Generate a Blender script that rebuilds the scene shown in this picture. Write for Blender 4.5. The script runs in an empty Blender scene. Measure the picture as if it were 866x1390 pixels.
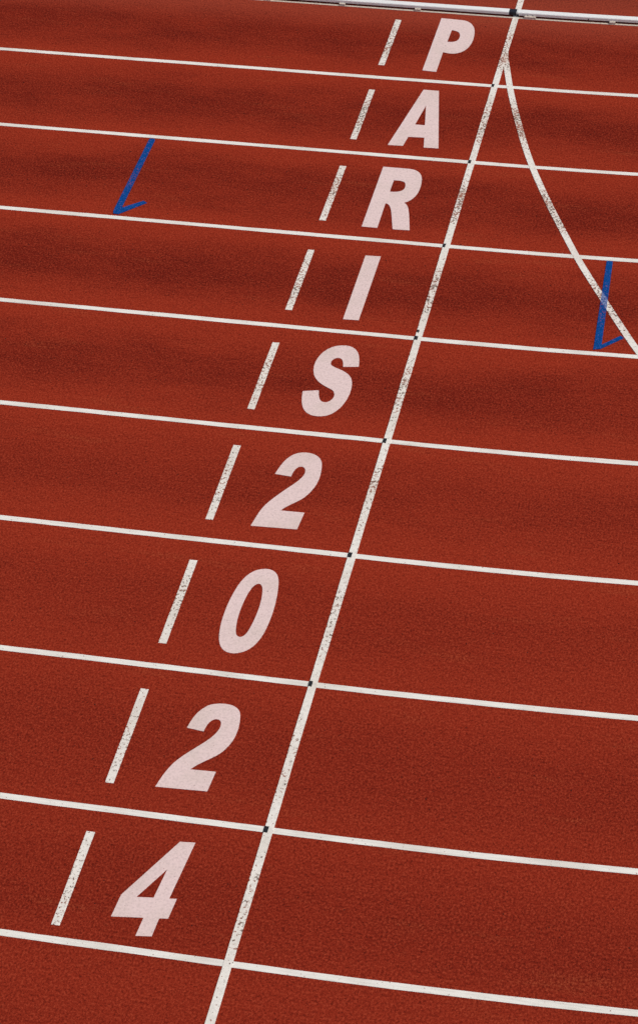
import bpy, bmesh, math, random
from mathutils import Matrix, Vector
from mathutils.geometry import tessellate_polygon

random.seed(11)
SC = bpy.context.scene
COL = SC.collection

# ---------------------------------------------------------------- camera (x runs along the lanes, y towards the infield, metres)
cam_data = bpy.data.cameras.new('camera')
cam_data.sensor_fit = 'HORIZONTAL'
cam_data.sensor_width = 36.0
cam_data.lens = 143.466
cam_data.shift_y = -45.0 / 866.0
cam_data.clip_end = 2000.0
cam = bpy.data.objects.new('camera', cam_data)
COL.objects.link(cam)
rot = Matrix.Rotation(0.225584, 4, 'Z') @ Matrix.Rotation(0.906935, 4, 'X') @ Matrix.Rotation(-0.036446, 4, 'Z')
cam.matrix_world = Matrix.Translation((2.5865, -19.4510, 10.3344)) @ rot
SC.camera = cam

# ---------------------------------------------------------------- sky, sun, exposure: soft light under thin cloud
SUN_EL, SUN_AZ = math.radians(58), math.radians(88)      # azimuth measured from +y (infield) towards +x
world = bpy.data.worlds.new('World')
SC.world = world
world.use_nodes = True
wn = world.node_tree
bg = wn.nodes['Background']
sky = wn.nodes.new('ShaderNodeTexSky')
sky.sky_type = 'NISHITA'
sky.sun_disc = False
sky.sun_elevation = SUN_EL
sky.sun_rotation = SUN_AZ
sky.air_density = 0.7
sky.dust_density = 5.0
sky.ozone_density = 0.6
wn.links.new(sky.outputs['Color'], bg.inputs['Color'])
bg.inputs['Strength'].default_value = 0.11
sun_data = bpy.data.lights.new('sun', 'SUN')
sun_data.energy = 1.4
sun_data.angle = math.radians(25)
sun_data.color = (1.0, 0.93, 0.82)
sun = bpy.data.objects.new('sun', sun_data)
COL.objects.link(sun)
to_sun = Vector((math.sin(SUN_AZ) * math.cos(SUN_EL), math.cos(SUN_AZ) * math.cos(SUN_EL), math.sin(SUN_EL)))
sun.rotation_euler = to_sun.to_track_quat('Z', 'Y').to_euler()
sun.location = (0, 0, 30)
SC.view_settings.view_transform = 'Standard'
SC.view_settings.look = 'None'
SC.view_settings.exposure = 0.0
SC.view_settings.gamma = 1.0
SC.view_settings.use_curve_mapping = False
SC.render.filter_size = 0.9
SC.cycles.max_bounces = 4
SC.cycles.diffuse_bounces = 2

# ---------------------------------------------------------------- helpers
RK = 36.5            # radius of the bend: the straight ends on the finish line (x = 0) and the lanes turn left beyond it
LANE = 1.22

def track_point(s, lat):
    """s metres along the kerb from the finish line, lat metres towards the infield"""
    if s <= 0:
        return (s, lat)
    a = s / RK
    r = RK - lat
    return (r * math.sin(a), RK - r * math.cos(a))

def link(name, me, mat=None, parent=None):
    o = bpy.data.objects.new(name, me)
    COL.objects.link(o)
    if mat is not None:
        me.materials.append(mat)
    if parent is not None:
        o.parent = parent
    return o

def tag(o, label=None, cat=None, group=None, kind=None):
    if label: o['label'] = label
    if cat: o['category'] = cat
    if group: o['group'] = group
    if kind: o['kind'] = kind
    return o

def empty(name, loc=(0, 0, 0)):
    o = bpy.data.objects.new(name, None)
    o.empty_display_size = 0.1
    COL.objects.link(o)
    o.location = loc
    return o

def slab_from_loops(loops, z0, z1, name):
    """a flat coat of paint: outline loops (first the outside, then the holes), from z0 up to z1"""
    pts = [p for l in loops for p in l]
    tris = tessellate_polygon([[Vector((x, y, 0)) for x, y in l] for l in loops])
    n = len(pts)
    V = [(x, y, z1) for x, y in pts] + [(x, y, z0) for x, y in pts]
    F = []
    for t in tris:
        a, b, c = (pts[i] for i in t)
        cr = (b[0]-a[0])*(c[1]-a[1]) - (b[1]-a[1])*(c[0]-a[0])
        if abs(cr) < 1e-12: continue
        F.append(tuple(t) if cr > 0 else tuple(reversed(t)))
    k = 0
    for l in loops:
        m = len(l)
        for i in range(m):
            j = (i + 1) % m
            F.append((k+i, k+j, n+k+j, n+k+i))
        k += m
    me = bpy.data.meshes.new(name)
    me.from_pydata(V, [], F)
    bm = bmesh.new(); bm.from_mesh(me)
    bmesh.ops.recalc_face_normals(bm, faces=bm.faces[:])
    bm.to_mesh(me); bm.free()
    me.update()
    return me

def ribbon(left, right, z0, z1, name):
    """a painted stripe between two edges given as lists of points"""
    n = len(left)
    V = []
    for (a, b) in zip(left, right):
        V += [(a[0], a[1], z1), (b[0], b[1], z1), (a[0], a[1], z0), (b[0], b[1], z0)]
    F = []
    for i in range(n - 1):
        a, b = 4*i, 4*i + 4
        F += [(a, a+1, b+1, b), (a, b, b+2, a+2), (a+1, a+3, b+3, b+1)]
    F += [(0, 2, 3, 1), (4*n-4, 4*n-3, 4*n-1, 4*n-2)]
    me = bpy.data.meshes.new(name)
    me.from_pydata(V, [], F)
    bm = bmesh.new(); bm.from_mesh(me)
    bmesh.ops.recalc_face_normals(bm, faces=bm.faces[:])
    up = sum(f.normal.z * f.calc_area() for f in bm.faces)
    if up < 0: bmesh.ops.reverse_faces(bm, faces=bm.faces[:])
    bm.to_mesh(me); bm.free()
    return me

def rough_edge(rng, amp):
    """slow, small wander of a painted edge, in metres"""
    ph = [rng.uniform(0, 6.28) for _ in range(3)]
    return lambda s: amp * (0.5*math.sin(3.1*s+ph[0]) + 0.3*math.sin(8.7*s+ph[1]) + 0.2*math.sin(23*s+ph[2]))

# ---------------------------------------------------------------- materials
class Nodes:
    def __init__(self, name):
        self.m = bpy.data.materials.new(name)
        self.m.use_nodes = True
        self.t = self.m.node_tree
        self.bsdf = self.t.nodes['Principled BSDF']
    def new(self, kind, **kw):
        n = self.t.nodes.new(kind)
        for k, v in kw.items(): setattr(n, k, v)
        return n
    def put(self, sock, v):
        if hasattr(v, 'links'): self.t.links.new(v, sock)
        else: sock.default_value = v
    def math(self, op, a, b=0.0, c=0.0, clamp=False):
        n = self.new('ShaderNodeMath', operation=op, use_clamp=clamp)
        for i, v in enumerate((a, b, c)): self.put(n.inputs[i], v)
        return n.outputs[0]
    def ramp(self, v, a, b, lo=0.0, hi=1.0):
        n = self.new('ShaderNodeMapRange', interpolation_type='SMOOTHSTEP')
        for s, x in zip(('Value', 'From Min', 'From Max', 'To Min', 'To Max'), (v, a, b, lo, hi)): self.put(n.inputs[s], x)
        return n.outputs[0]
    def mix(self, f, a, b, mode='MIX'):
        n = self.new('ShaderNodeMix', data_type='RGBA', blend_type=mode)
        self.put(n.inputs[0], f)
        for i, v in ((6, a), (7, b)):
            self.put(n.inputs[i], v if hasattr(v, 'links') else (*v, 1.0))
        return n.outputs[2]
    def pos(self):
        return self.new('ShaderNodeNewGeometry').outputs['Position']
    def scaled(self, v, s, off=(0, 0, 0)):
        n = self.new('ShaderNodeMapping')
        self.put(n.inputs['Vector'], v)
        n.inputs['Scale'].default_value = s
        n.inputs['Location'].default_value = off
        return n.outputs[0]
    def noise(self, v, scale, detail=2.0, rough=0.5, dist=0.0):
        n = self.new('ShaderNodeTexNoise')
        self.put(n.inputs['Vector'], v)
        n.inputs['Scale'].default_value = scale
        n.inputs['Detail'].default_value = detail
        n.inputs['Roughness'].default_value = rough
        n.inputs['Distortion'].default_value = dist
        return n.outputs['Fac']
    def voronoi(self, v, scale, out='Distance'):
        n = self.new('ShaderNodeTexVoronoi')
        self.put(n.inputs['Vector'], v)
        n.inputs['Scale'].default_value = scale
        return n.outputs[out]
    def lateral(self, v):
        """distance from the kerb, following the bend (negative towards the outer lanes)"""
        sx = self.new('ShaderNodeSeparateXYZ'); self.put(sx.inputs[0], v)
        x, y = sx.outputs[0], sx.outputs[1]
        xp = self.math('MAXIMUM', x, 0.0)
        dy = self.math('SUBTRACT', y, RK)
        r = self.math('SQRT', self.math('ADD', self.math('MULTIPLY', xp, xp), self.math('MULTIPLY', dy, dy)))
        return self.math('SUBTRACT', RK, r), x
    def lane_middle(self, v):
        """1 along the middle of a lane, 0 on the lane lines; and how much that lane is run on (inner lanes more)"""
        lat, x = self.lateral(v)
        ph = self.math('FRACT', self.math('DIVIDE', self.math('MULTIPLY', lat, -1.0), LANE))
        c = self.math('SUBTRACT', 1.0, self.math('MULTIPLY', self.math('ABSOLUTE', self.math('SUBTRACT', ph, 0.5)), 2.0))
        return c, lat, x
    def bump(self, h, dist, strength=1.0):
        n = self.new('ShaderNodeBump')
        n.inputs['Distance'].default_value = dist
        n.inputs['Strength'].default_value = strength
        self.put(n.inputs['Height'], h)
        self.put(self.bsdf.inputs['Normal'], n.outputs[0])
    def done(self, color, rough=0.9, spec=0.15):
        self.put(self.bsdf.inputs['Base Color'], color)
        self.put(self.bsdf.inputs['Roughness'], rough)
        self.put(self.bsdf.inputs['Specular IOR Level'], spec)
        return self.m

def rubber_color(N, v):
    """red poured rubber: granules, dark scuffing down the middle of the lanes, blotches along the running direction"""
    c, lat, x = N.lane_middle(v)
    wob = N.noise(N.scaled(v, (0.9, 2.4, 1)), 1.0, 5.0, 0.68)                   # blotches drawn out along the lanes
    streak = N.noise(N.scaled(v, (2.2, 16.0, 1)), 1.0, 2.0, 0.6)
    mid = N.ramp(N.math('ADD', c, N.math('MULTIPLY', N.math('SUBTRACT', wob, 0.5), 0.7)), 0.05, 0.90)
    use = N.ramp(lat, -8.6, -4.2, 0.34, 1.0)                                      # inner lanes are run on most
    worn = N.math('MULTIPLY', N.math('MULTIPLY', mid, use), N.ramp(wob, 0.25, 0.75, 0.45, 1.1))
    worn = N.math('ADD', worn, N.math('MULTIPLY', N.math('SUBTRACT', streak, 0.5), 0.24))
    worn = N.math('ADD', worn, N.ramp(lat, -10.4, -6.4, 0.30, 0.0), clamp=True)
    col = N.mix(worn, (0.286, 0.0292, 0.0126), (0.158, 0.0134, 0.0072))
    # dust gathers along the kerb
    col = N.mix(N.ramp(lat, -0.55, -0.02, 0.0, 0.55), col, (0.275, 0.0560, 0.0330))
    # granules: a light and dark fleck every centimetre or so, coarser dark clumps where the surface is worn
    g1 = N.noise(N.scaled(v, (78, 58, 40)), 1.0, 2.0, 0.9)
    g2 = N.noise(N.scaled(v, (19, 26, 20), (4, 1, 0)), 1.0, 3.0, 0.8)
    g = N.math('ADD', N.math('MULTIPLY', g1, 0.78), N.math('MULTIPLY', g2, 0.22))
    col = N.mix(N.ramp(g, 0.49, 0.66, 0.0, 0.58), col, (0.430, 0.0720, 0.0330))
    dark = N.math('MULTIPLY', N.ramp(g, 0.52, 0.34), N.math('ADD', 0.54, N.math('MULTIPLY', worn, 0.38)))
    col = N.mix(dark, col, (0.058, 0.0068, 0.0044))
    clump = N.math('MULTIPLY', N.ramp(g2, 0.55, 0.70), N.math('ADD', 0.10, N.math('MULTIPLY', worn, 0.55)))
    col = N.mix(clump, col, (0.078, 0.0080, 0.0050))
    # dusty tan traces here and there
    dust = N.noise(N.scaled(v, (0.9, 5.0, 1), (9.1, 2.2, 0)), 1.0, 2.0, 0.7)
    dm = N.math('MULTIPLY', N.math('MULTIPLY', N.ramp(dust, 0.58, 0.76), N.ramp(g1, 0.46, 0.60)), 0.16)
    col = N.mix(dm, col, (0.36, 0.130, 0.050))
    return col, c, lat, x, g1, g2, g, worn, g

def make_rubber():
    N = Nodes('red_rubber_track')
    v = N.pos()
    col, c, lat, x, g1, g2, g3, worn, height = rubber_color(N, v)
    N.bump(height, 0.004, 0.5)
    return N.done(col, 1.0, 0.02)

def make_paint(name, white, lane_wear, base_wear, fibre, tint=0.0):
    """road paint on rubber: worn through on the granule tops, most of all where feet land in the middle of a lane"""
    N = Nodes(name)
    v = N.pos()
    c, lat, x = N.lane_middle(v)
    inner = N.ramp(lat, -9.5, -2.0, 0.45, 1.0)
    patch = N.noise(N.scaled(v, (3.0, 3.0, 1), (5, 5, 0)), 1.0, 2.0, 0.6)
    w = N.math('MULTIPLY', N.math('MULTIPLY', N.ramp(c, 0.10, 0.85), inner), lane_wear)
    w = N.math('MULTIPLY', w, N.ramp(patch, 0.3, 0.7, 0.6, 1.2))
    w = N.math('ADD', w, base_wear)
    s = N.noise(N.scaled(v, (62, 50, 40)), 1.0, 2.0, 0.75)
    hole = N.ramp(N.math('ADD', s, N.math('MULTIPLY', w, 0.16)), 0.625, 0.69, 0.0, 0.9)
    tone = N.noise(N.scaled(v, (9, 9, 9), (2.2, 7.1, 0)), 1.0, 2.0, 0.6)
    under = N.mix(N.ramp(tone, 0.40, 0.62), (0.270, 0.085, 0.048), (0.115, 0.080, 0.060))
    fib = N.noise(N.scaled(v, fibre), 1.0, 2.0, 0.6)
    dirt = N.noise(v, 2.3, 3.0, 0.6)
    pw = N.mix(N.ramp(fib, 0.40, 0.70, 0.0, 0.42), white, tuple(k*0.66 for k in white))
    pw = N.mix(N.ramp(dirt, 0.42, 0.72, 0.0, 0.34), pw, (0.52, 0.46, 0.38))
    pw = N.mix(N.math('MULTIPLY', w, 0.14, clamp=True), pw, (0.60, 0.34, 0.25))
    N.bump(s, 0.003, 0.3)
    return N.done(N.mix(hole, pw, under), 0.85, 0.1)

M_RUBBER = make_rubber()
M_LANE = make_paint('white_lane_paint', (0.82, 0.825, 0.770), 0.20, -0.20, (5, 95, 50))
M_SCUFF = make_paint('scuffed_white_paint', (0.82, 0.81, 0.75), 1.05, 0.0, (40, 40, 40))
M_LETTER = make_paint('pale_letter_paint', (0.77, 0.620, 0.600), 0.0, -0.34, (60, 60, 60))

def make_blue():
    """blue marking paint, scuffed thin in the middle of the lane and where it was laid over the white start line"""
    N = Nodes('blue_marking_paint')
    v = N.pos()
    col, c, lat, x, g1, g2, g, worn, height = rubber_color(N, v)
    hole = N.ramp(N.math('ADD', g1, N.math('MULTIPLY', N.ramp(c, 0.45, 0.95), 0.09)), 0.60, 0.72, 0.0, 0.7)
    blue = N.mix(N.ramp(g, 0.40, 0.62), (0.0025, 0.048, 0.205), (0.0035, 0.080, 0.330))
    sp = N.new('ShaderNodeSeparateXYZ'); N.put(sp.inputs[0], v)
    across = N.math('ADD', N.math('MULTIPLY', N.math('SUBTRACT', sp.outputs[0], 1.225), 0.894), N.math('MULTIPLY', N.math('ADD', sp.outputs[1], 4.165), 0.449))
    on_line = N.ramp(N.math('ABSOLUTE', across), 0.029, 0.023)
    blue = N.mix(N.math('MULTIPLY', on_line, N.ramp(g1, 0.38, 0.58, 0.08, 0.42)), blue, (0.50, 0.52, 0.64))
    hole = N.math('MULTIPLY', hole, N.math('SUBTRACT', 1.0, on_line))
    N.bump(height, 0.003, 0.3)
    return N.done(N.mix(hole, blue, col), 0.9, 0.05)
M_BLUE = make_blue()

def make_plain(name, color, rough, spec=0.3, var=0.12, scale=30.0, metal=0.0):
    N = Nodes(name)
    v = N.pos()
    n = N.noise(v, scale, 4.0, 0.6)
    col = N.mix(N.ramp(n, 0.4, 0.7, 0.0, 1.0), color, tuple(k * (1 - var) for k in color))
    N.bsdf.inputs['Metallic'].default_value = metal
    N.bump(n, 0.0008, 0.3)
    return N.done(col, rough, spec)

M_BLACK = make_plain('black_marker_paint', (0.012, 0.014, 0.018), 0.7)
M_TAPE = make_plain('navy_black_tape', (0.008, 0.009, 0.016), 0.5, 0.4)
M_BASE = make_plain('dusty_beige_metal', (0.66, 0.59, 0.50), 0.85, 0.2, 0.3, 60)
M_STEEL = make_plain('dull_steel', (0.30, 0.30, 0.30), 0.45, 0.5, 0.2, 90, 0.8)

def make_rail():
    N = Nodes('white_enamelled_aluminium')
    v = N.pos()
    s = N.noise(N.scaled(v, (3, 60, 60)), 1.0, 4.0, 0.65)
    d = N.noise(v, 55.0, 3.0, 0.6)
    col = N.mix(N.ramp(s, 0.5, 0.75, 0.0, 0.35), (0.84, 0.88, 0.865), (0.60, 0.62, 0.61))
    col = N.mix(N.ramp(d, 0.70, 0.78, 0.0, 0.6), col, (0.16, 0.14, 0.12))
    return N.done(col, 0.35, 0.5)
M_RAIL = make_rail()

def make_grass():
    N = Nodes('mown_grass')
    v = N.pos()
    a = N.noise(v, 0.35, 4.0, 0.6); b = N.noise(v, 60.0, 3.0, 0.6)
    col = N.mix(N.ramp(a, 0.35, 0.65), (0.040, 0.085, 0.022), (0.065, 0.110, 0.030))
    col = N.mix(N.ramp(b, 0.4, 0.7, 0.0, 0.6), col, (0.022, 0.045, 0.012))
    N.bump(b, 0.02)
    return N.done(col, 0.95, 0.1)
M_GRASS = make_grass()

# ---------------------------------------------------------------- the setting: grass all round, the red track in one sheet
def sheet(name, rings, z, mat):
    V = [(x, y, z) for ring in rings for x, y in ring]
    n = len(rings[0])
    F = [(i*n+j, i*n+j+1, (i+1)*n+j+1, (i+1)*n+j) for i in range(len(rings)-1) for j in range(n-1)]
    me = bpy.data.meshes.new(name)
    me.from_pydata(V, [], F)
    bm = bmesh.new(); bm.from_mesh(me)
    for f in bm.faces:
        f.normal_update()
        if f.normal.z < 0: f.normal_flip()
    bm.to_mesh(me); bm.free()
    return link(name, me, mat)

R_ = [(-900, -900), (900, -900)], [(-900, 900), (900, 900)]
tag(sheet('ground', R_, -0.06, M_GRASS), 'mown grass around the running track', kind='structure')
stations = [-84.0, -40, -20, -10, -5, -2.5] + [0.5*i for i in range(0, 21)] + [12, 15, 20, 26, 33, 41, 50, 60, 72, 85, 100, math.pi*RK]
rings = []
for s in stations:
    rings.append([track_point(s, l) for l in (-14.0, -12.2, -10, -8, -6, -4, -2, -1, 0, 0.6, 1.2, 2.4, 4.0)])
tag(sheet('running_track', rings, 0.0, M_RUBBER), 'red granular rubber running track with dark scuffed lane middles', kind='structure')

# ---------------------------------------------------------------- painted lines
LINE = 0.045
ss = [-84.0, -50, -30, -20, -12, -8] + [-5 + 0.05*i for i in range(0, 181)] + [5, 7, 10, 14, 20, 28, 38, 50, 64, 80, 97, math.pi*RK]
GLYPHS = 'PARIS2024'
lane_lat = [-LANE * i for i in range(1, 9)] + [-10.755]
WHAT = ['letter P', 'letter A', 'letter R', 'letter I', 'letter S', 'digit 2 after the S', 'oval digit zero', 'digit 2 after the zero', 'last digit, the four']
SHORT = ['the P', 'the A', 'the R', 'the I', 'the S', 'the first 2', 'the zero', 'the second 2', 'the four']
for i, lat in enumerate(lane_lat):
    rng = random.Random(40 + i)
    ea, eb = rough_edge(rng, 0.0022), rough_edge(rng, 0.0022)
    left = [track_point(s, lat + LINE/2 + ea(s)) for s in ss]
    right = [track_point(s, lat - LINE/2 + eb(s)) for s in ss]
    o = link('lane_line', ribbon(left, right, 0.0004, 0.0020, 'lane_line'), M_LANE)
    if i < 8: lab = f'long white lane line between {SHORT[i]} and {SHORT[i+1]} painted on the track'
    else: lab = 'long white lane line beyond the foot of the painted four'
    tag(o, lab, 'lane line', 'long white lane lines')

rng = random.Random(7)
ea, eb = rough_edge(rng, 0.0015), rough_edge(rng, 0.0015)
ys = [-12.0 + 0.1*i for i in range(0, 133)]
o = link('finish_line', ribbon([(-0.025 + ea(y), y) for y in ys], [(0.025 + eb(y), y) for y in ys], 0.0004, 0.0056, 'finish_line'), M_SCUFF)
tag(o, 'straight white finish line crossing every lane, speckled with wear', 'finish line')

# the curved start line leaves the finish line in the inner lane and swings out across the bend
CURVE = [(-0.62, -0.002), (-0.764, 0.020), (-0.944, 0.062), (-1.229, 0.124), (-1.591, 0.219), (-2.046, 0.348), (-2.443, 0.476), (-2.812, 0.618),
         (-3.079, 0.725), (-3.337, 0.838), (-3.638, 0.965), (-3.909, 1.096), (-4.165, 1.225), (-4.416, 1.350), (-4.624, 1.458), (-4.786, 1.545),
         (-5.6, 2.02), (-6.6, 2.68), (-7.7, 3.50), (-8.8, 4.40), (-9.735, 5.24)]
def catmull(P, n):
    out = []
    for i in range(len(P)-1):
        p0, p1, p2, p3 = P[max(i-1, 0)], P[i], P[i+1], P[min(i+2, len(P)-1)]
        for k in range(n):
            t = k / n
            out.append(tuple(0.5*(2*b + (c-a)*t + (2*a-5*b+4*c-d)*t*t + (3*b-a-3*c+d)*t**3) for a, b, c, d in zip(p0, p1, p2, p3)))
    return out + [P[-1]]
cen = [(x, y) for y, x in catmull(CURVE, 4)]
# smooth the traced centre line
for _ in range(6):
    cen = [cen[0]] + [tuple((a+2*b+c)/4 for a, b, c in zip(cen[i-1], cen[i], cen[i+1])) for i in range(1, len(cen)-1)] + [cen[-1]]
L, R = [], []
for i, (x, y) in enumerate(cen):
    a, b = cen[max(i-1, 0)], cen[min(i+1, len(cen)-1)]
    t = Vector((b[0]-a[0], b[1]-a[1])).normalized()
    L.append((x - t.y*0.025, y + t.x*0.025)); R.append((x + t.y*0.025, y - t.x*0.025))
o = link('curved_start_line', ribbon(L, R, 0.0004, 0.0038, 'curved_start_line'), M_SCUFF)
tag(o, 'curved white start line swinging out from the finish line across the lanes', 'start line')

# short dashes, one in each lane, a metre before the finish line
for i in range(9):
    top = -LANE * i - 0.209 if i < 8 else -9.945
    bot = -LANE * i - 1.013 if i < 8 else -10.653
    rng = random.Random(90 + i)
    ea, eb = rough_edge(rng, 0.0012), rough_edge(rng, 0.0012)
    yy = [bot + (top - bot) * k / 12 for k in range(13)]
    o = link('lane_dash', ribbon([(-1.0095 + ea(y), y) for y in yy], [(-0.9595 + eb(y), y) for y in yy], 0.0004, 0.0020, 'lane_dash'), M_SCUFF)
    tag(o, f'short white dash across the lane beside the painted {WHAT[i]}', 'dash', 'short white dashes before the finish line')

# ---------------------------------------------------------------- letters and digits, outlines in metres on the track
OUTLINES = {
    'P': ["M-0.626,-0.126 L-0.444,-0.136 C-0.367,-0.142 -0.321,-0.229 -0.307,-0.332 C-0.279,-0.550 -0.323,-0.712 -0.429,-0.730 C-0.452,-0.734 -0.487,-0.727 -0.514,-0.717 L-0.515,-1.058 L-0.632,-1.050", "M-0.504,-0.325 C-0.454,-0.329 -0.426,-0.355 -0.419,-0.414 C-0.411,-0.498 -0.437,-0.538 -0.508,-0.534"],
    'A': ["M-0.567,-1.367 L-0.440,-1.368 L-0.292,-2.271 L-0.410,-2.276 L-0.431,-2.124 L-0.559,-2.131 L-0.577,-2.275 L-0.698,-2.279", "M-0.503,-1.618 L-0.459,-1.932 L-0.539,-1.932"],
    'R': ["M-0.672,-2.612 L-0.462,-2.612 C-0.401,-2.616 -0.356,-2.662 -0.342,-2.752 C-0.318,-2.919 -0.341,-3.057 -0.419,-3.110 C-0.382,-3.131 -0.365,-3.195 -0.336,-3.344 L-0.308,-3.488 L-0.437,-3.493 L-0.480,-3.301 C-0.503,-3.195 -0.523,-3.142 -0.557,-3.138 L-0.555,-3.492 L-0.675,-3.492", "M-0.554,-2.797 C-0.484,-2.793 -0.460,-2.805 -0.452,-2.854 C-0.442,-2.927 -0.464,-2.969 -0.555,-2.967"],
    'I': ["M-0.571,-3.880 L-0.456,-3.876 L-0.460,-4.722 L-0.574,-4.727"],
    'S': ["M-0.351,-5.285 C-0.361,-5.184 -0.381,-5.098 -0.435,-5.062 C-0.464,-5.044 -0.490,-5.045 -0.520,-5.051 C-0.631,-5.071 -0.680,-5.237 -0.655,-5.374 C-0.631,-5.492 -0.567,-5.533 -0.498,-5.573 C-0.469,-5.589 -0.458,-5.610 -0.453,-5.638 C-0.447,-5.685 -0.471,-5.733 -0.501,-5.734 C-0.531,-5.736 -0.551,-5.711 -0.570,-5.604 L-0.677,-5.631 C-0.667,-5.738 -0.648,-5.820 -0.605,-5.866 C-0.573,-5.896 -0.541,-5.906 -0.493,-5.896 C-0.386,-5.877 -0.332,-5.666 -0.357,-5.499 C-0.375,-5.380 -0.439,-5.356 -0.508,-5.321 C-0.536,-5.307 -0.551,-5.295 -0.553,-5.269 C-0.555,-5.230 -0.532,-5.202 -0.509,-5.203 C-0.479,-5.207 -0.469,-5.237 -0.458,-5.304"],
    '2a': ["M-0.666,-6.573 C-0.652,-6.482 -0.636,-6.411 -0.604,-6.367 C-0.580,-6.331 -0.552,-6.316 -0.511,-6.312 C-0.449,-6.309 -0.395,-6.346 -0.380,-6.423 C-0.351,-6.582 -0.371,-6.684 -0.422,-6.783 C-0.460,-6.846 -0.514,-6.879 -0.546,-6.945 L-0.389,-6.942 L-0.401,-7.118 L-0.704,-7.131 C-0.691,-7.046 -0.681,-6.956 -0.654,-6.895 C-0.613,-6.799 -0.543,-6.697 -0.505,-6.632 C-0.480,-6.582 -0.467,-6.543 -0.474,-6.507 C-0.482,-6.478 -0.494,-6.465 -0.514,-6.467 C-0.539,-6.473 -0.553,-6.515 -0.555,-6.583"],
    '0': ["M-0.518,-7.539 C-0.458,-7.528 -0.420,-7.573 -0.404,-7.658 C-0.379,-7.795 -0.372,-7.964 -0.387,-8.104 C-0.403,-8.258 -0.456,-8.335 -0.534,-8.349 C-0.603,-8.355 -0.641,-8.299 -0.659,-8.197 C-0.682,-8.064 -0.678,-7.909 -0.658,-7.772 C-0.638,-7.634 -0.594,-7.551 -0.518,-7.539", "M-0.524,-7.686 C-0.503,-7.687 -0.491,-7.720 -0.484,-7.766 C-0.466,-7.873 -0.472,-7.997 -0.485,-8.099 C-0.494,-8.168 -0.509,-8.194 -0.530,-8.197 C-0.552,-8.196 -0.564,-8.165 -0.571,-8.121 C-0.591,-8.002 -0.582,-7.877 -0.571,-7.789 C-0.560,-7.724 -0.547,-7.690 -0.524,-7.686"],
    '2b': ["M-0.654,-9.032 C-0.644,-8.943 -0.626,-8.885 -0.592,-8.845 C-0.572,-8.816 -0.547,-8.804 -0.505,-8.797 C-0.437,-8.786 -0.382,-8.811 -0.368,-8.879 C-0.339,-9.020 -0.360,-9.115 -0.401,-9.190 C-0.439,-9.256 -0.505,-9.290 -0.552,-9.366 L-0.401,-9.360 L-0.413,-9.523 L-0.716,-9.537 C-0.702,-9.458 -0.684,-9.381 -0.656,-9.324 C-0.606,-9.226 -0.519,-9.143 -0.484,-9.068 C-0.464,-9.026 -0.457,-8.987 -0.466,-8.958 C-0.474,-8.936 -0.487,-8.928 -0.504,-8.932 C-0.531,-8.941 -0.548,-8.980 -0.550,-9.046"],
    '4': ["M-0.470,-9.934 L-0.383,-9.926 L-0.424,-10.359 L-0.382,-10.353 L-0.394,-10.501 L-0.442,-10.508 L-0.450,-10.640 L-0.537,-10.651 L-0.527,-10.518 L-0.704,-10.540 L-0.691,-10.377", "M-0.488,-10.149 L-0.510,-10.367 L-0.604,-10.378"],
    'arrowL': ["M-2.594,-2.481 L-2.554,-2.477 L-2.544,-2.498 L-2.542,-3.520 L-2.402,-3.399 L-2.368,-3.423 L-2.391,-3.446 L-2.544,-3.615 L-2.585,-3.613 L-2.594,-3.574"],
    'arrowR': ["M1.198,-3.674 L1.244,-3.676 L1.286,-4.749 L1.405,-4.618 L1.430,-4.642 L1.283,-4.800 L1.234,-4.816 L1.233,-4.758"],
}
def read_path(d, n=9):
    pts = []
    tok = d.replace('M', ' M ').replace('L', ' L ').replace('C', ' C ').split()
    k = 0
    while k < len(tok):
        cmd = tok[k]; k += 1
        if cmd in 'ML':
            pts.append(tuple(float(v) for v in tok[k].split(','))); k += 1
        else:
            a = pts[-1]
            b, c, e = (tuple(float(v) for v in tok[k+q].split(',')) for q in range(3)); k += 3
            for q in range(1, n+1):
                t = q / n
                pts.append(tuple((1-t)**3*a[w] + 3*(1-t)**2*t*b[w] + 3*(1-t)*t*t*c[w] + t**3*e[w] for w in (0, 1)))
    if math.dist(pts[0], pts[-1]) < 1e-4: pts.pop()
    return pts

for i, key in enumerate(['P', 'A', 'R', 'I', 'S', '2a', '0', '2b', '4']):
    loops = [read_path(d) for d in OUTLINES[key]]
    nm = 'painted_letter' if i < 5 else 'painted_digit'
    o = link(nm, slab_from_loops(loops, 0.0004, 0.0020, nm), M_LETTER)
    if i == 0: lab = 'pale pinkish white letter P painted in the lane beside the metal kerb'
    elif i == 5: lab = 'pale pinkish white digit 2 painted after the letter S, before the zero'
    elif i == 7: lab = 'pale pinkish white digit 2 painted between the zero and the four'
    elif i == 6: lab = 'pale pinkish white oval digit zero painted on the red track'
    elif i == 8: lab = 'pale pinkish white angular digit four painted last of the row'
    else: lab = f'pale pinkish white {"letter" if i < 5 else "digit"} {GLYPHS[i]} painted on the red track'
    tag(o, lab, 'letter' if i < 5 else 'digit', 'letters painted on the track' if i < 5 else 'digits painted on the track')

for key, lab in (('arrowL', 'blue painted half arrow in the lane of the R, far from the finish line'),
                 ('arrowR', 'blue painted half arrow crossing the curved start line')):
    loops = [read_path(d) for d in OUTLINES[key]]
    tag(link('blue_arrow', slab_from_loops(loops, 0.0004, 0.0056, 'blue_arrow'), M_BLUE), lab, 'arrow', 'blue half arrows on the track')

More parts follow.
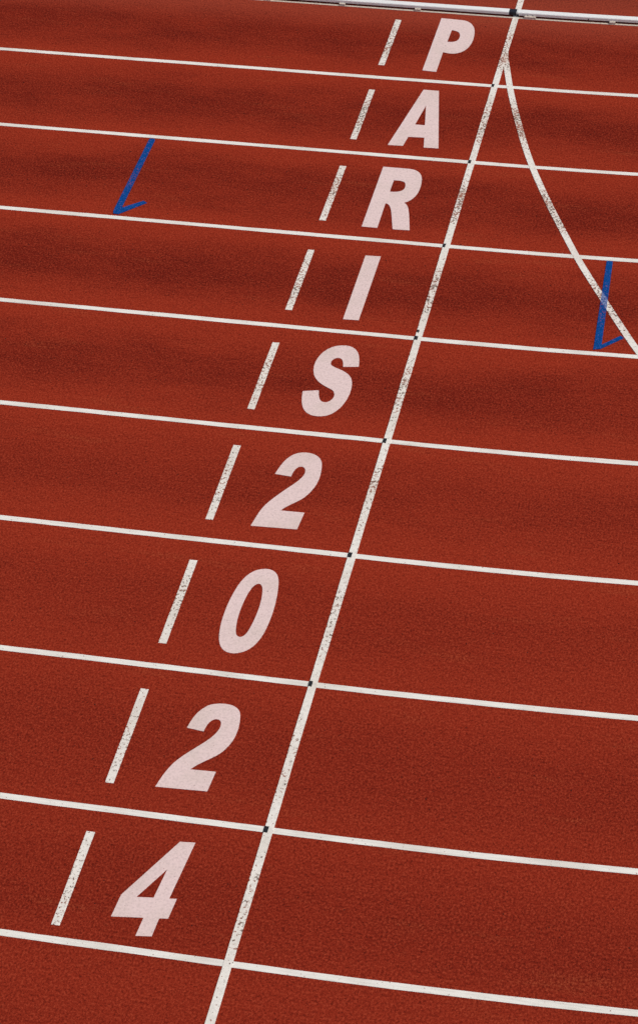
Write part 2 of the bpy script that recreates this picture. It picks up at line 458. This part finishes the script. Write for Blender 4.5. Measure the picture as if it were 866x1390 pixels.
# small black timing marks where the finish line meets each lane line
def box_mesh(name, x0, x1, y0, y1, z0, z1, bevel=0.0, seg=1):
    bm = bmesh.new()
    bmesh.ops.create_cube(bm, size=1.0)
    for v in bm.verts:
        v.co = Vector((x0 if v.co.x < 0 else x1, y0 if v.co.y < 0 else y1, z0 if v.co.z < 0 else z1))
    if bevel:
        bmesh.ops.bevel(bm, geom=bm.edges[:], offset=bevel, segments=seg, affect='EDGES', profile=0.5)
    me = bpy.data.meshes.new(name)
    bm.to_mesh(me); bm.free()
    return me
for i in range(8):
    rng = random.Random(i)
    w = 0.024 if i > 2 else 0.021
    y = lane_lat[i]
    q = [(-0.028, y-0.022), (-0.028+w, y-0.024), (-0.028+w+0.001, y+0.024), (-0.028, y+0.023)]
    q = [(a + rng.uniform(-.0015, .0015), b + rng.uniform(-.002, .002)) for a, b in q]
    o = link('black_mark', slab_from_loops([q], 0.0004, 0.0074, 'black_mark'), M_BLACK)
    tag(o, f'small black square on the finish line between {SHORT[i]} and {SHORT[i+1]}', 'mark', 'black marks on the finish line')
dot = [(-0.016 + 0.0095*math.cos(k*math.pi/6), -4.793 + 0.017*math.sin(k*math.pi/6)) for k in range(12)]
tag(link('black_dot', slab_from_loops([dot], 0.0004, 0.0074, 'black_dot'), M_BLACK), 'small black dot on the finish line beside the letter I', 'mark', 'black marks on the finish line')

# ---------------------------------------------------------------- raised aluminium kerb rail along the inner edge
kerb = empty('kerb_rail', (0, 0, 0))
tag(kerb, 'raised white metal kerb rail along the inner edge of the track', 'kerb rail')
def extrude_profile(name, prof, s0, s1, step=0.25):
    n = max(2, int(abs(s1 - s0) / step) + 1)
    V, F = [], []
    m = len(prof)
    for k in range(n):
        s = s0 + (s1 - s0) * k / (n - 1)
        for lat, z in prof:
            x, y = track_point(s, lat)
            V.append((x, y, z))
    for k in range(n-1):
        for j in range(m):
            F.append((k*m+j, k*m+(j+1) % m, (k+1)*m+(j+1) % m, (k+1)*m+j))
    F.append(tuple(range(m))); F.append(tuple((n-1)*m + j for j in reversed(range(m))))
    me = bpy.data.meshes.new(name)
    me.from_pydata(V, [], F)
    bm = bmesh.new(); bm.from_mesh(me)
    bmesh.ops.recalc_face_normals(bm, faces=bm.faces[:])
    bm.to_mesh(me); bm.free()
    return me
def rounded(y0, y1, z0, z1, rt, rb=0.003, n=5, g=0.0):
    P = []
    for cy, cz, a0, r in ((y1-rt, z1-rt, 0, rt), (y0+rt, z1-rt, 90, rt), (y0+rb, z0+rb, 180, rb), (y1-rb, z0+rb, 270, rb)):
        for k in range(n+1):
            a = math.radians(a0 + 90*k/n)
            P.append((cy + (r+g)*math.cos(a), cz + (r+g)*math.sin(a)))
    return P
RAIL = (-0.014, 0.050, 0.0190, 0.048, 0.010)
cuts = [-12.0, -8.0, -4.0, 0.012, 4.0, 8.0, 12.0]
for a, b in zip(cuts[:-1], cuts[1:]):
    me = extrude_profile('rail_section', rounded(*RAIL), a + 0.002, b - 0.002, 0.2)
    for f in me.polygons: f.use_smooth = len(f.vertices) == 4 and False
    link('rail_section', me, M_RAIL, kerb)
link('base_strip', extrude_profile('base_strip', [(-0.037, 0.0005), (-0.037, 0.003), (-0.0135, 0.003), (-0.0135, 0.0005)], -12.0, 12.0, 0.25), M_BASE, kerb)
feet = [(-1.536, -1.487), (-0.875, -0.824), (0.074, 0.171)]
feet += [(-0.85 - 0.661*k - 0.025, -0.85 - 0.661*k + 0.025) for k in range(2, 17)] + [(0.80 + 0.68*k, 0.85 + 0.68*k) for k in range(0, 16)]
for a, b in feet:
    me = extrude_profile('foot', [(-0.034, 0.0035), (-0.034, 0.0190), (-0.026, 0.0240), (-0.0145, 0.0240), (-0.0145, 0.0184), (0.040, 0.0184), (0.040, 0.0035)], a, b, 0.02)
    link('foot', me, M_BASE, kerb)
link('tape_band', extrude_profile('tape_band', rounded(*RAIL, g=0.0008), -0.060, 0.004, 0.03), M_TAPE, kerb)
link('joint_clip', box_mesh('joint_clip', 0.006, 0.024, -0.0185, -0.0145, 0.012, 0.030, 0.001), M_TAPE, kerb)
for x in (0.10, 0.145, 0.62):
    bm = bmesh.new()
    bmesh.ops.create_cone(bm, cap_ends=True, segments=10, radius1=0.006, radius2=0.0045, depth=0.004,
                          matrix=Matrix.Translation((x, -0.0158 + x*x/(2*RK), 0.027)) @ Matrix.Rotation(math.pi/2, 4, 'X'))
    me = bpy.data.meshes.new('screw'); bm.to_mesh(me); bm.free()
    link('screw', me, M_TAPE if x > 0.5 else M_STEEL, kerb)

# ---------------------------------------------------------------- loose dark rubber crumbs lying on track and paint
def crumbs():
    V, F = [], []
    rng = random.Random(5)
    for _ in range(9000):
        s = rng.uniform(-5.5, 4.0)
        ln = rng.choice([0, 0, 1, 1, 2, 2, 2, 3, 3, 3, 4, 4, 5, 6, 7, 8])
        lat = -LANE * (ln + min(max(rng.gauss(0.5, 0.22), 0.0), 1.0))
        x, y = track_point(s, lat)
        r = rng.uniform(0.0014, 0.0036) * (1.5 if rng.random() < 0.04 else 1)
        a = rng.uniform(0, 6.28); e = rng.uniform(0.7, 1.6)
        k = len(V)
        z = 0.0
        for q in range(4):
            t = a + q*math.pi/2
            V.append((x + r*math.cos(t)*(e if q % 2 else 1), y + r*math.sin(t)*(e if q % 2 else 1), z + 0.001))
        V.append((x, y, z + r*1.1))
        F += [(k+q, k+(q+1) % 4, k+4) for q in range(4)]
    me = bpy.data.meshes.new('rubber_crumbs')
    me.from_pydata(V, [], F)
    return link('rubber_crumbs', me, make_plain('dark_rubber_crumb', (0.030, 0.016, 0.014), 0.9, 0.1))
tag(crumbs(), 'tiny dark rubber crumbs scattered over the red track', 'crumbs', kind='stuff')
